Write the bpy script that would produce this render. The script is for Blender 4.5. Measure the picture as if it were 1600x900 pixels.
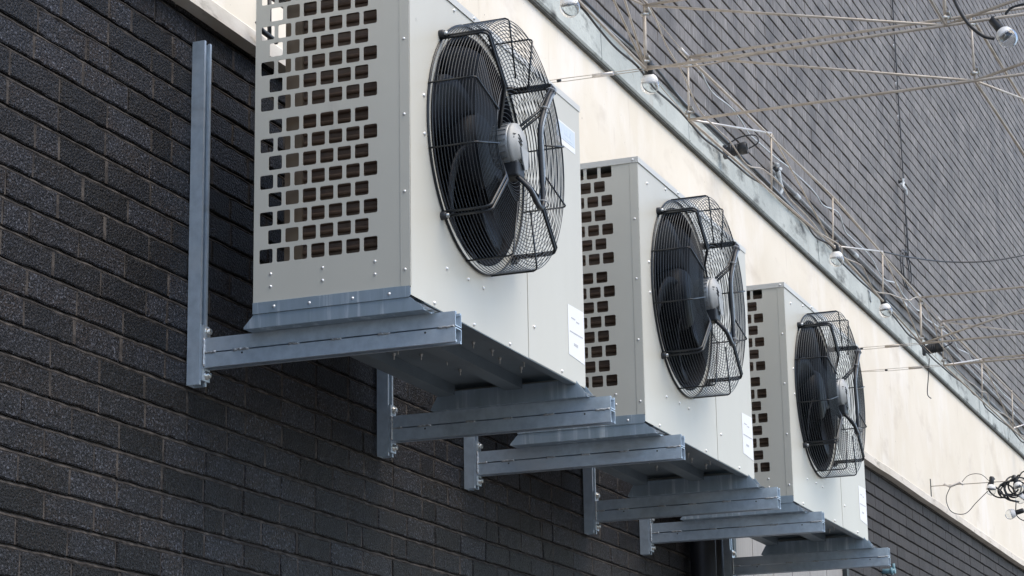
import bpy, math, random
from mathutils import Vector, Matrix
random.seed(7)
for o in list(bpy.data.objects): bpy.data.objects.remove(o)
S = bpy.context.scene
C = S.collection
R = math.radians
PI = math.pi
# ------------------------------------------------------------------ camera
CAM = Vector((-5.3742, -3.0369, 0.5881)); YAW, PITCH, ROLL, FPX = 0.3714, 0.2473, -0.0175, 3617.94
fw = Vector((math.cos(YAW)*math.cos(PITCH), math.sin(YAW)*math.cos(PITCH), math.sin(PITCH)))
rt = fw.cross(Vector((0, 0, 1))).normalized(); up = rt.cross(fw)
rt, up = rt*math.cos(ROLL)+up*math.sin(ROLL), up*math.cos(ROLL)-rt*math.sin(ROLL)
cd = bpy.data.cameras.new('camera'); cam = bpy.data.objects.new('camera', cd); C.objects.link(cam)
cam.matrix_world = Matrix(((rt.x, up.x, -fw.x, CAM.x), (rt.y, up.y, -fw.y, CAM.y), (rt.z, up.z, -fw.z, CAM.z), (0, 0, 0, 1)))
cd.sensor_width = 36; cd.lens = FPX/1600*36; cd.clip_start = .1; cd.clip_end = 500
S.camera = cam
def project(x, y, z):
    d = Vector((x, y, z))-CAM; w = d.dot(fw)
    return 800+FPX*d.dot(rt)/w, 450-FPX*d.dot(up)/w, w
# ------------------------------------------------------------------ sky and sun (bright overcast)
SUN_EL, SUN_AZ = R(58), R(-90)          # azimuth of the sun measured from +X towards +Y
w = bpy.data.worlds.new('World'); S.world = w; w.use_nodes = True
nt = w.node_tree; bg = nt.nodes['Background']
sky = nt.nodes.new('ShaderNodeTexSky'); sky.sky_type = 'NISHITA'; sky.sun_disc = False
sky.sun_elevation = SUN_EL; sky.sun_rotation = PI/2-SUN_AZ
sky.air_density = 1.0; sky.dust_density = 1.3; sky.ozone_density = 1.0
nt.links.new(sky.outputs[0], bg.inputs[0]); bg.inputs[1].default_value = .15
sd = bpy.data.lights.new('sun', 'SUN'); sd.energy = 1.5; sd.angle = R(55); sd.color = (1, .88, .69)
so = bpy.data.objects.new('sun', sd); C.objects.link(so)
sv = Vector((math.cos(SUN_EL)*math.cos(SUN_AZ), math.cos(SUN_EL)*math.sin(SUN_AZ), math.sin(SUN_EL)))
so.rotation_euler = sv.to_track_quat('Z', 'Y').to_euler(); so.location = (0, -8, 12)
S.view_settings.view_transform = 'Standard'; S.view_settings.look = 'None'
S.view_settings.exposure = 0.86; S.view_settings.gamma = 1
S.render.engine = 'CYCLES'; S.cycles.max_bounces = 8; S.cycles.transparent_max_bounces = 16
# ------------------------------------------------------------------ materials
def mat(name, col, rough=.6, metal=0., col2=None, scale=20., stretch=(1, 1, 1), detail=4, bump=0., bscale=200., lo=.35, hi=.65, spec=.5, vary=0., stains=None, bdist=.002):
    m = bpy.data.materials.new(name); m.use_nodes = True; t = m.node_tree; N = t.nodes; L = t.links
    b = N['Principled BSDF']; b.inputs['Roughness'].default_value = rough; b.inputs['Metallic'].default_value = metal
    b.inputs['Specular IOR Level'].default_value = spec
    b.inputs['Base Color'].default_value = (*col, 1)
    geo = N.new('ShaderNodeNewGeometry')
    src = None
    def mapped(st):
        mp = N.new('ShaderNodeMapping'); mp.inputs['Scale'].default_value = st; L.new(geo.outputs['Position'], mp.inputs[0]); return mp.outputs[0]
    def noise(sc, st, det, l, h, rough_=.6):
        n = N.new('ShaderNodeTexNoise'); n.inputs['Scale'].default_value = sc; n.inputs['Detail'].default_value = det; n.inputs['Roughness'].default_value = rough_
        L.new(mapped(st), n.inputs['Vector'])
        r = N.new('ShaderNodeMapRange'); r.inputs[1].default_value = l; r.inputs[2].default_value = h; L.new(n.outputs['Fac'], r.inputs[0]); return r.outputs[0]
    if col2 is not None:
        mx = N.new('ShaderNodeMix'); mx.data_type = 'RGBA'; mx.inputs[6].default_value = (*col, 1); mx.inputs[7].default_value = (*col2, 1)
        L.new(noise(scale, stretch, detail, lo, hi), mx.inputs[0]); src = mx.outputs[2]
    if stains:
        for (c3, sc, st, l, h) in stains:
            mx = N.new('ShaderNodeMix'); mx.data_type = 'RGBA'; mx.inputs[7].default_value = (*c3, 1)
            if src is None: mx.inputs[6].default_value = (*col, 1)
            else: L.new(src, mx.inputs[6])
            L.new(noise(sc, st, 5, l, h), mx.inputs[0]); src = mx.outputs[2]
    if vary:
        oi = N.new('ShaderNodeObjectInfo'); ad = N.new('ShaderNodeMath'); ad.operation = 'ADD'
        L.new(oi.outputs['Random'], ad.inputs[0]); L.new(geo.outputs['Random Per Island'], ad.inputs[1])
        fr = N.new('ShaderNodeMath'); fr.operation = 'FRACT'; L.new(ad.outputs[0], fr.inputs[0])
        mr = N.new('ShaderNodeMapRange'); mr.inputs[3].default_value = 1-vary; mr.inputs[4].default_value = 1+vary; L.new(fr.outputs[0], mr.inputs[0])
        hs = N.new('ShaderNodeHueSaturation'); L.new(mr.outputs[0], hs.inputs['Value'])
        if src is None: hs.inputs['Color'].default_value = (*col, 1)
        else: L.new(src, hs.inputs['Color'])
        src = hs.outputs[0]
    if src is not None: L.new(src, b.inputs['Base Color'])
    if bump:
        n = N.new('ShaderNodeTexNoise'); n.inputs['Scale'].default_value = bscale; n.inputs['Detail'].default_value = 3; L.new(geo.outputs['Position'], n.inputs['Vector'])
        bp = N.new('ShaderNodeBump'); bp.inputs['Strength'].default_value = bump; bp.inputs['Distance'].default_value = bdist
        L.new(n.outputs['Fac'], bp.inputs['Height']); L.new(bp.outputs[0], b.inputs['Normal'])
    return m
M = {}
BR = [((.018, .0135, .012), 5, (1, 1, 2.0), .44, .62), ((.004, .004, .005), 105, (1, 1, 1), .47, .55), ((.066, .070, .085), 125, (1, 1, 1), .55, .64), ((.10, .085, .075), 30, (2.4, 1, .2), .70, .78)]
M['brick'] = mat('dark_brick', (.010, .0102, .013), .48, 0, (.021, .0215, .027), 22, (1, 1, 1), 6, 1.0, 170, .35, .7, .22, .6, BR, .008)
M['rbrick'] = mat('dark_course_brick', (.040, .037, .038), .75, 0, (.068, .063, .062), 34, (1.6, 1, .25), 5, .5, 200, .3, .7, .3, .15, [((.15, .14, .135), 30, (1.2, 1, .14), .63, .82), ((.038, .036, .039), 3.2, (1, 1, .6), .50, .75)])
M['pointing'] = mat('brown_pointing', (.022, .0175, .0155), .9, 0, (.092, .078, .069), 24, (1, 1, 1), 6, .7, 260, .45, .70)
M['mortar'] = mat('mortar', (.022, .018, .016), .9, 0, (.05, .043, .038), 14, (1, 1, 1), 5, .6, 160, .40, .68)
M['ubrick'] = mat('weathered_brick', (.125, .115, .109), .6, 0, (.225, .207, .197), 44, (1.5, 1, .24), 5, .5, 120, .3, .7, .3, .16, [((.36, .338, .325), 42, (1.2, 1, .16), .55, .70), ((.082, .075, .073), 3.2, (1, 1, .6), .50, .78)])
M['umortar'] = mat('dark_mortar', (.06, .06, .065), .95, 0, (.10, .098, .098), 30)
M['band'] = mat('painted_concrete', (.80, .735, .635), .75, 0, (.73, .66, .55), 1.4, (1, 1, 1.1), 6, .12, 60, .38, .72, .3, 0, [((.84, .79, .725), 3.2, (1, 1, .45), .50, .72), ((.52, .45, .37), 12, (1.6, 1, .14), .64, .88), ((.60, .53, .44), 2.4, (.8, 1, 1.5), .56, .80), ((.22, .19, .16), 60, (1.2, 1, .5), .715, .76)])
M['lip'] = mat('lip_concrete', (.74, .69, .62), .8, 0, (.55, .50, .42), 5, (1, 1, 2), 6, .2, 90, .4, .8, .3, 0, [((.25, .23, .18), 11, (.7, 1, 2.2), .60, .80)])
M['coping'] = mat('coping_concrete', (.50, .53, .51), .85, 0, (.38, .41, .40), 5, (1, 1, .9), 6, .5, 70, .35, .7, .3, .09, [((.09, .095, .095), 6, (.8, 1, 1.8), .54, .72), ((.34, .29, .24), 9, (2.0, 1, .18), .62, .80), ((.05, .05, .05), 38, (1, 1, 1), .68, .75)], .004)
M['drip'] = mat('coping_drip', (.10, .105, .10), .9, 0, (.055, .058, .055), 20)
PAINT = (.60, .583, .518)
M['panel'] = mat('beige_panel_paint', PAINT, .38, 0, (.57, .55, .482), 3, (1, 1, .25), 4, .12, 2.6, .3, .7, .45, 0, [((.44, .425, .375), 9, (1, 1, .16), .66, .86), ((.38, .365, .32), 40, (1, 1, .6), .72, .80)], .03)
M['lid'] = mat('lid_paint', (.64, .635, .605), .4, 0, (.60, .595, .565), 4, (1, 1, 1))
M['galv'] = mat('galvanised_steel', (.60, .69, .78), .36, .5, (.47, .55, .63), 34, (1, 1, 1), 5, .06, 300, .35, .7, .5, 0, [((.66, .71, .76), 6, (1, .5, 1), .53, .72), ((.31, .32, .33), 5, (1, .4, 1), .56, .78)])
M['galv_plate'] = mat('zinc_sheet', (.40, .49, .58), .38, .45, (.31, .39, .46), 7, (1, 3.5, .6), 5, .04, 200, .3, .7, .5, 0, [((.66, .73, .79), 24, (1, 1.6, .10), .53, .68)])
M['under'] = mat('base_pan_steel', (.25, .295, .33), .45, .45, (.19, .23, .26), 5, (1, 1, 1), 5, .03, 200)
M['weld'] = mat('weld_bead', (.66, .68, .70), .35, .8, (.45, .46, .47), 120, bump=.8, bscale=260)
M['bolt'] = mat('zinc_bolt', (.62, .63, .62), .3, .85, (.42, .43, .42), 160)
M['rivet'] = mat('bright_rivet', (.86, .86, .86), .28, .6)
M['hole_edge'] = mat('hole_edge', (.22, .22, .21), .6)
M['coil'] = mat('coil_fins', (.165, .115, .084), .6, .1, (.125, .086, .064), 30, (1, 1, .15), 5)
M['coil_edge'] = mat('coil_end_sheet', (.20, .155, .11), .55, .1, (.16, .122, .088), 12, (1, 1, .3))
M['copper'] = mat('dull_copper_tube', (.15, .098, .068), .55, .1, (.115, .075, .053), 40)
M['wire'] = mat('black_guard_wire', (.013, .016, .020), .30, 0, spec=.5)
M['fan'] = mat('black_fan_plastic', (.008, .0095, .013), .5, 0, spec=.12)
M['black_matt'] = mat('matt_black_shroud', (.008, .009, .012), .8, 0, spec=.15)
M['motor'] = mat('cast_aluminium', (.36, .38, .40), .45, .6, (.28, .30, .32), 60)
M['cap'] = mat('motor_cap_grey', (.42, .425, .42), .5, .1, (.36, .37, .37), 30)
M['black'] = mat('black_rubber', (.016, .018, .022), .45, 0, (.026, .028, .032), 60)
M['conduit'] = mat('grey_conduit', (.30, .34, .38), .30, .2, (.22, .25, .28), 200)
M['paper'] = mat('white_paper', (.82, .83, .85), .6)
M['ink'] = mat('faded_ink', (.50, .51, .54), .7)
M['faint'] = mat('faded_white_print', (.66, .74, .83), .5)
M['blue'] = mat('pale_blue_label', (.60, .67, .75), .4, 0, (.64, .70, .77), 60)
M['rod'] = mat('weathered_steel_rod', (.46, .40, .335), .5, .2, (.60, .54, .47), 14, (1, 1, 1), 4)
M['rod_bright'] = mat('bright_steel_rod', (.72, .69, .66), .4, .45, (.62, .58, .55), 14)
M['clamp'] = mat('rope_clamp', (.55, .53, .50), .35, .8, (.33, .31, .28), 80)
M['wall_grey'] = mat('grey_door_paint', (.34, .325, .31), .6, 0, (.29, .275, .265), 30, (1.5, 1, .05), 4, .05, 100, .35, .65, .4, 0, [((.20, .19, .18), 8, (1, 1, .2), .66, .84)])
M['dark_frame'] = mat('dark_door_frame', (.030, .036, .038), .5)
M['pipe'] = mat('black_downpipe', (.018, .019, .021), .45, 0, (.028, .028, .030), 9)
M['asphalt'] = mat('asphalt', (.12, .117, .112), .9, 0, (.16, .155, .147), 12, bump=.3, bscale=150)
M['pvc_grey'] = mat('grey_plastic_conduit', (.34, .36, .38), .45, 0, (.27, .28, .29), 8)
M['tape'] = mat('clear_plastic_wrap', (.60, .63, .65), .3, 0)
M['blue_plastic'] = mat('blue_plastic', (.16, .30, .36), .4)
M['orange'] = mat('rust_stain', (.45, .20, .04), .7)
gm = bpy.data.materials.new('clear_glass'); gm.use_nodes = True
gb = gm.node_tree.nodes['Principled BSDF']; gb.inputs['Transmission Weight'].default_value = 1; gb.inputs['Roughness'].default_value = .02; gb.inputs['IOR'].default_value = 1.45; gb.inputs['Base Color'].default_value = (.97, .98, .98, 1)
M['glass'] = gm
M['mirror'] = mat('bulb_reflector', (.86, .86, .86), .4, .0)
# ------------------------------------------------------------------ mesh helpers
class MB:
    def __init__(s): s.v = []; s.f = []; s.smooth = []
    def quad(s, a, b, c, d, sm=False):
        n = len(s.v); s.v += [tuple(a), tuple(b), tuple(c), tuple(d)]; s.f.append((n, n+1, n+2, n+3)); s.smooth.append(sm)
    def poly(s, pts):
        n = len(s.v); s.v += [tuple(p) for p in pts]; s.f.append(tuple(range(n, n+len(pts)))); s.smooth.append(False)
    def box(s, x0, x1, y0, y1, z0, z1):
        n = len(s.v); s.v += [(x0, y0, z0), (x1, y0, z0), (x1, y1, z0), (x0, y1, z0), (x0, y0, z1), (x1, y0, z1), (x1, y1, z1), (x0, y1, z1)]
        for q in ((0, 3, 2, 1), (4, 5, 6, 7), (0, 1, 5, 4), (1, 2, 6, 5), (2, 3, 7, 6), (3, 0, 4, 7)): s.f.append(tuple(n+i for i in q)); s.smooth.append(False)
        return s
    def prism(s, pts, off):                       # closed polygon pts (3-D) extruded by the vector off
        n = len(s.v); k = len(pts); off = Vector(off)
        s.v += [tuple(p) for p in pts]+[tuple(Vector(p)+off) for p in pts]
        s.f.append(tuple(range(n, n+k))[::-1]); s.f.append(tuple(range(n+k, n+2*k))); s.smooth += [False, False]
        for i in range(k): s.f.append((n+i, n+(i+1) % k, n+k+(i+1) % k, n+k+i)); s.smooth.append(False)
        return s
    def tube(s, pts, r, n=6, closed=False, cap=True, radii=None):
        pts = [Vector(p) for p in pts]; k = len(pts); b0 = len(s.v); prev = None
        for i, p in enumerate(pts):
            if closed: d = pts[(i+1) % k]-pts[i-1]
            else: d = pts[min(i+1, k-1)]-pts[max(i-1, 0)]
            d.normalize()
            if prev is None:
                a = Vector((0, 0, 1)) if abs(d.z) < .9 else Vector((1, 0, 0)); u = d.cross(a).normalized()
            else: u = (prev-d*prev.dot(d)).normalized()
            prev = u; v = d.cross(u); rr = radii[i] if radii else r
            for j in range(n): q = p+(u*math.cos(2*PI*j/n)+v*math.sin(2*PI*j/n))*rr; s.v.append(tuple(q))
        for i in range(k if closed else k-1):
            for j in range(n):
                a = b0+i*n; b = b0+((i+1) % k)*n; s.f.append((a+j, a+(j+1) % n, b+(j+1) % n, b+j)); s.smooth.append(True)
        if cap and not closed:
            s.f.append(tuple(b0+j for j in range(n))[::-1]); s.f.append(tuple(b0+(k-1)*n+j for j in range(n))); s.smooth += [False, False]
        return s
    def lathe(s, prof, origin, axis, n=32):        # prof [(radius, distance along axis)]
        o = Vector(origin); ax = Vector(axis).normalized(); a = Vector((0, 0, 1)) if abs(ax.z) < .9 else Vector((1, 0, 0)); u = ax.cross(a).normalized(); v = ax.cross(u); b0 = len(s.v)
        for r, h in prof:
            for j in range(n): s.v.append(tuple(o+ax*h+(u*math.cos(2*PI*j/n)+v*math.sin(2*PI*j/n))*r))
        for i in range(len(prof)-1):
            for j in range(n): a_ = b0+i*n; b_ = a_+n; s.f.append((a_+j, b_+j, b_+(j+1) % n, a_+(j+1) % n)); s.smooth.append(True)
        return s
    def mesh(s, name, m):
        me = bpy.data.meshes.new(name); me.from_pydata(s.v, [], s.f); me.polygons.foreach_set('use_smooth', s.smooth); me.update()
        me.materials.append(m if not isinstance(m, str) else M[m]); return me
    def build(s, name, m, parent=None, loc=(0, 0, 0), bevel=0):
        o = bpy.data.objects.new(name, s.mesh(name, m)); C.objects.link(o); o.parent = parent; o.location = loc
        if bevel: bv = o.modifiers.new('bevel', 'BEVEL'); bv.width = bevel; bv.segments = 2; bv.limit_method = 'ANGLE'
        return o
def put(name, me, parent=None, loc=(0, 0, 0), rot=None):
    o = bpy.data.objects.new(name, me); C.objects.link(o); o.parent = parent; o.location = loc
    if rot: o.rotation_euler = rot
    return o
def tag(o, label=None, cat=None, group=None, kind=None):
    for k, v in (('label', label), ('category', cat), ('group', group), ('kind', kind)):
        if v: o[k] = v
    return o
def empty(name, loc, label, cat, group=None):
    o = bpy.data.objects.new(name, None); C.objects.link(o); o.location = loc; o.empty_display_size = .1; return tag(o, label, cat, group)
def copy_tree(o, parent=None):
    c = o.copy(); C.objects.link(c); c.parent = parent
    for ch in list(o.children): copy_tree(ch, c)
    return c
def smooth_path(pts, n=8):                         # Catmull-Rom
    P = [Vector(p) for p in pts]; P = [P[0]*2-P[1]]+P+[P[-1]*2-P[-2]]; out = []
    for i in range(1, len(P)-2):
        for k in range(n):
            t = k/n; a, b, c, d = P[i-1:i+3]
            out.append(.5*((2*b)+(c-a)*t+(2*a-5*b+4*c-d)*t*t+(3*b-a-3*c+d)*t**3))
    out.append(P[-2]); return out
# ------------------------------------------------------------------ ground
g = MB(); g.quad((-120, -120, -1.05), (160, -120, -1.05), (160, 60, -1.05), (-120, 60, -1.05)); tag(g.build('ground', 'asphalt'), kind='structure')
# ------------------------------------------------------------------ brick walls
def brick_shape(mb, x0, x1, z0, z1, y, depth, ch, jit, nx, rnd):
    """one brick, front at y facing -Y: wavy front outline, chamfered arrises, four sides"""
    def j(a=1.): return rnd.uniform(-jit, jit)*a
    tilt = rnd.uniform(-jit, jit)*.9
    xs = [x0+(x1-x0)*i/nx for i in range(nx+1)]
    outb = []; out = []; inn = []
    for i, x in enumerate(xs): e = 1 if i in (0, nx) else 0; out.append((x, z0+j())); inn.append((x+(ch if i == 0 else -ch if i == nx else 0), None))
    top = [(x, z1+j()) for x in reversed(xs)]
    ring = out+top
    rin = [(inn[i][0], out[i][1]+ch) for i in range(nx+1)]+[(inn[nx-i][0], top[i][1]-ch) for i in range(nx+1)]
    n = len(mb.v); k = len(ring)
    mb.v += [(p[0], y+depth, p[1]) for p in ring]+[(p[0], y+ch*.8, p[1]) for p in ring]+[(p[0], y+tilt*(.5 if i % 2 else -.5)+j(.4), p[1]) for i, p in enumerate(rin)]
    for a in (0, k):
        for i in range(k): q = (i+1) % k; mb.f.append((n+a+i, n+a+q, n+a+k+q, n+a+k+i)); mb.smooth.append(False)
    for i in range(nx): mb.f.append((n+2*k+i, n+2*k+i+1, n+2*k+k-2-i, n+2*k+k-1-i)); mb.smooth.append(False)
def in_frame(x, y, z, m=12):
    u, v, d = project(x, y, z); return d > 0 and -m < u < 1600+m and -m < v < 900+m
UNIT_X = (-.0497, 1.8797, 3.8095); UL = 1.3374; YF, YB = -.6818, -.2228
ZB0, ZS0, ZS1, ZL0, ZL1 = 2.045, 2.038, 2.0686, 2.9488, 2.969
def covered(x, y, z):                              # roughly hidden behind one of the three units
    u, v, _ = project(x, y, z)
    for ux in UNIT_X:
        a = project(ux, YB, ZL1); b = project(ux, YF, ZS0); c = project(ux+UL, YF, ZB0); d = project(ux+UL, YF, ZL1); e = project(ux, YF, ZL1); f_ = project(ux, YB, ZS0)
        if a[0] < u < c[0]:
            if u < b[0]: t = (u-a[0])/(b[0]-a[0]); top = a[1]+(e[1]-a[1])*t; bot = f_[1]+(b[1]-f_[1])*t
            else: t = (u-b[0])/(c[0]-b[0]); top = e[1]+(d[1]-e[1])*t; bot = b[1]+(c[1]-b[1])*t
            if top < v < bot: return True
    return False
def brick_wall(root, spans, zlist, course, joint, perp, lenS, lenH, y, depth, ch, jit, nx, mname, header=.12, seed=1, cut=None, nvar=8, pointing=False):
    rnd = random.Random(seed); items = []
    for n, zc in enumerate(zlist):
        for (xa, xb) in spans:
            x = xa-(rnd.uniform(.0, .03)+(lenS+perp)*(.5 if n % 2 else .02)); last_h = False
            while x < xb:
                hd = rnd.random() < header and not last_h; last_h = hd
                L = (lenH if hd else lenS); a, b = max(x, xa), min(x+L, xb)
                if b-a > .02: items.append((a, b, zc+joint/2, zc+course-joint/2, hd, abs((b-a)-L) < 1e-6))
                x += L+perp
    scored = []
    for it in items:
        cx, cz = (it[0]+it[1])/2, (it[2]+it[3])/2
        vis = in_frame(cx, y, cz) and not covered(cx, y, cz) and it[5]
        scored.append((project(cx, y, cz)[2] if vis else 1e9, it))
    scored.sort(key=lambda q: q[0])
    mesh_s = []; mesh_h = []
    for i in range(nvar):
        for lst, L in ((mesh_s, lenS), (mesh_h, lenH)):
            mb = MB(); brick_shape(mb, -L/2, L/2, -(course-joint)/2, (course-joint)/2, 0, depth, ch, jit, nx if L == lenS else max(2, nx//2), rnd); lst.append(mb.mesh('brick', mname))
    rest = MB(); cnt = 0
    for d, it in scored:
        cx, cz = (it[0]+it[1])/2, (it[2]+it[3])/2
        if d < 1e8 and cnt < 300:
            o = put('brick', rnd.choice(mesh_h if it[4] else mesh_s), root, (cx, y+rnd.uniform(-.0016, .0016), cz), (0, rnd.uniform(-.006, .006), 0)); cnt += 1
        elif cut is None or cut(cx, cz):
            brick_shape(rest, it[0], it[1], it[2], it[3], y+rnd.uniform(-.0015, .0015), depth, ch, jit, 2, rnd)
    tag(rest.build('brickwork', mname, root), kind='stuff')
    if pointing:
        mb = MB()
        for a, b, za, zb, hd, full in items:           # upright joints, almost flush
            if in_frame(b, y, za, 90): mb.box(b-.004, b+perp+.004, y+.0022+rnd.uniform(-.0015, .0015), y+.02, za+.002, zb-.002)
        xa, xb = spans[0]; n = int((xb-xa)/.035)
        for zc in zlist:                               # sloping bed joints: flush below, deep above
            P = []
            for i in range(n+1):
                x = xa+(xb-xa)*i/n; k = rnd.uniform(-.0014, .0014)
                P.append(((x, y+.0125+rnd.uniform(-.001, .001), zc+joint/2+.003), (x, y+.0005+rnd.uniform(-.0012, .0022), zc-joint/2+.0022+k), (x, y+.004, zc-joint/2-.003)))
            for p, q in zip(P[:-1], P[1:]):
                if not in_frame(p[0][0], y, zc, 90): continue
                mb.quad(p[1], q[1], q[0], p[0]); mb.quad(p[2], q[2], q[1], p[1])
        tag(mb.build('pointing', 'pointing', root), kind='stuff')
lw = empty('brick_wall', (0, 0, 0), 'dark near-black brick wall with brown mortar behind the three units', 'brick wall')
CO = .075; Z0 = 1.3418
zl = [Z0+CO*n for n in range(-17, 22)]
DX0, DX1, DZ = 5.285, 7.55, 2.39                   # grey door opening
brick_wall(lw, [(-3.0, DX0-.05)], zl, CO, .0115, .0075, .2165, .104, 0, .03, .0035, .0022, 5, 'brick', .14, 3, cut=lambda x, z: in_frame(x, 0, z, 120), nvar=14, pointing=True)
lw2 = empty('brick_wall', (0, 0, 0), 'dark brick wall with plain courses under the band, right of the units', 'brick wall')
brick_wall(lw2, [(DX1+.05, 20.0)], zl, CO, .010, .002, .2165, .104, 0, .03, .003, .0015, 3, 'rbrick', .05, 5, cut=lambda x, z: in_frame(x, 0, z, 120))
mb = MB(); mb.box(-6, DX0-.05, .009, .25, -1.05, 2.96); mb.build('mortar', 'mortar', lw)
mb = MB(); mb.box(DX0-.049, DX1+.049, .0095, .25, DZ+.05, 2.96); mb.build('lintel', 'mortar', lw)
mb = MB(); mb.box(DX1+.05, 30, .009, .25, -1.05, 2.96); mb.build('mortar', 'mortar', lw2)
# upper wall
uw = empty('brick_wall', (0, 0, 4.06), 'tall weathered grey-brown brick wall rising above the pale stone coping', 'brick wall')
UC = .0790; UX = 9.85
uz = [3.9840+UC*n for n in range(0, 80)]
brick_wall(uw, [(1.0, UX-.006), (UX+.006, 24.0)], uz, UC, .0108, .0014, .2165, .104, 0, .03, .0025, .0018, 2, 'ubrick', .05, 9, cut=lambda x, z: in_frame(x, 0, z, 60))
for ch in list(uw.children): ch.location.z -= 4.06
mb = MB(); mb.box(-6, 30, .010, .25, 3.98, 14); mb.build('mortar', 'umortar', uw, (0, 0, -4.06))
mb = MB()
for z in (6.14, 5.86, 5.62):
    mb.lathe([(.0, -.012), (.014, -.010), (.018, .0), (.018, .008)], (UX, 0, z), (0, -1, 0), 8)
mb.build('joint_fixing', 'paper', uw, (0, 0, -4.06))
# ------------------------------------------------------------------ band and coping
band = empty('concrete_band', (0, 0, 2.93), 'cream painted concrete band running along the wall between lower bricks and coping', 'concrete band')
mb = MB(); nx = 90
prof = [(.02, 2.934), (-.050, 2.931), (-.051, 2.975), (-.040, 2.986)]
xs = [-3+33*i/nx for i in range(nx+1)]
rb = random.Random(4)
jz = [rb.uniform(-.0035, .0035) for _ in xs]
for i in range(nx):
    for (ya, za), (yb, zb) in zip(prof[:-1], prof[1:]):
        mb.quad((xs[i+1], ya, za-2.93+jz[i+1]), (xs[i], ya, za-2.93+jz[i]), (xs[i], yb, zb-2.93+jz[i]), (xs[i+1], yb, zb-2.93+jz[i+1]))
mb.build('lip', 'lip', band)
mb = MB(); mb.box(-3, 30, -.040, .2, 2.984-2.93, 3.96-2.93); mb.build('face', 'band', band)
cop = empty('coping', (0, 0, 3.89), 'pale grey-green concrete coping stones along the top of the cream band', 'coping')
k0 = 3.342-1.236*5
for i in range(24):
    x0 = k0+1.236*i; mb = MB(); a = .004
    y0 = -.064+rb.uniform(-.002, .002)
    pr_ = [(x0+a, .0, .004), (x0+a, y0+.006, .0), (x0+a, y0, .008), (x0+a, y0+.004, .165), (x0+a, y0+.016, .176), (x0+a, .0, .180)]
    mb.prism(pr_, (1.236-2*a, 0, 0)); mb.build('coping_stone', 'coping', cop)
mb = MB(); mb.box(-3, 30, -.056, .0, .009, .165); mb.build('joint_mortar', 'drip', cop)
mb = MB(); mb.box(-3, 30, -.057, -.039, -.010, .0035); mb.build('drip_strip', 'drip', cop)
# ------------------------------------------------------------------ door, pipes
dr = empty('grey_door', (DX0, 0, -1), 'pale grey boarded door low in the brick wall behind the farthest unit', 'door')
nb = 12; bw = (DX1-DX0)/nb
for i in range(nb):
    mb = MB(); mb.box(DX0+bw*i+.0015, DX0+bw*(i+1)-.0015, .012+.0015*(i % 2), .05, -1.05, DZ); mb.build('board', 'wall_grey', dr, (-DX0, 0, 1))
mb = MB(); mb.box(DX0-.05, DX0-.001, -.012, .1, -1.05, DZ+.05).box(DX1+.001, DX1+.05, -.012, .1, -1.05, DZ+.05).box(DX0-.001, DX1+.001, -.012, .1, DZ+.001, DZ+.05); mb.build('frame', 'dark_frame', dr, (-DX0, 0, 1))
def wall_pipe(x, r, label, m='pipe', y=None, z1=2.9, nm='downpipe'):
    t = empty(nm, (x, 0, -1.05), label, 'pipe' if nm == 'downpipe' else 'cable')
    y = -(r+.012) if y is None else y
    MB().tube([(0, y, 0), (0, y, z1+1.05)], r, 16 if r > .02 else 6).build('tube', m, t)
    for z in (.9, 2.0, 3.35):
        if r > .02: MB().lathe([(r+.001, -.012), (r+.006, -.012), (r+.006, .012), (r+.001, .012)], (0, y, z), (0, 0, 1), 16).build('collar', m, t)
        else: MB().box(-r*2, r*2, y-r*1.2, .004, z, z+.012).build('clip', m, t)
wall_pipe(4.535, .058, 'left of two black downpipes on the dark wall under the second unit')
wall_pipe(4.775, .040, 'thinner black downpipe to the right of the wide one under the second unit')
wall_pipe(4.655, .005, 'thin grey cable running down between the two black downpipes', 'pvc_grey', -.05, nm='cable')
wall_pipe(4.90, .006, 'thin grey cable running down just right of the two black downpipes', 'pvc_grey', nm='cable')
# ------------------------------------------------------------------ wall brackets
BX = (0, 1.223, 1.9402, 3.1631, 3.8567, 5.0846)
BLAB = ['galvanised wall bracket under the near left end of the nearest unit', 'galvanised wall bracket under the far end of the nearest unit',
        'galvanised wall bracket under the near end of the middle unit', 'galvanised wall bracket under the far end of the middle unit',
        'galvanised wall bracket under the near end of the farthest unit', 'lowest rightmost galvanised wall bracket, under the far end of the farthest unit']
YT, YW = -.785, -.047
def c_section(flip):                               # U channel with inturned lips, 41 x 40 mm, in (x, z), opening up (or down)
    t = .0026; W = .041; H = .0385; l = .0095
    p = [(0, 0), (W, 0), (W, H), (W-l, H), (W-l, H-.007), (W-l+t, H-.007), (W-l+t, H-t), (W-t, H-t), (W-t, t), (t, t), (t, H-t), (l-t, H-t), (l-t, H-.007), (l, H-.007), (l, H), (0, H)]
    return [(x, -z if flip else z) for x, z in p]
br = empty('wall_bracket', (0, 0, 0), BLAB[0], 'wall bracket', 'galvanised wall brackets')
pts = [(-.0065+x, -z-.001) for x, z in [(q[0], q[1]) for q in c_section(False)]]
MB().prism([(x, y, 1.874) for x, y in pts], (0, 0, .98)).build('post', 'galv', br)
MB().prism([(x, YW-.003, 1.9622+z) for x, z in c_section(False)], (0, YT-YW+.003, 0)).build('arm_channel', 'galv', br)
MB().prism([(x, YW-.003, 1.9584+z) for x, z in c_section(True)], (0, YT-YW+.003, 0)).build('arm_channel', 'galv', br)
mb = MB(); mb.prism([(-.004, -.0405, 1.885), (.0365, -.0405, 1.885), (.0365, -.0405, 2.030), (.030, -.0405, 2.038), (-.004, -.0405, 2.038)], (0, -.0075, 0)); mb.build('end_plate', 'galv', br)
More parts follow.
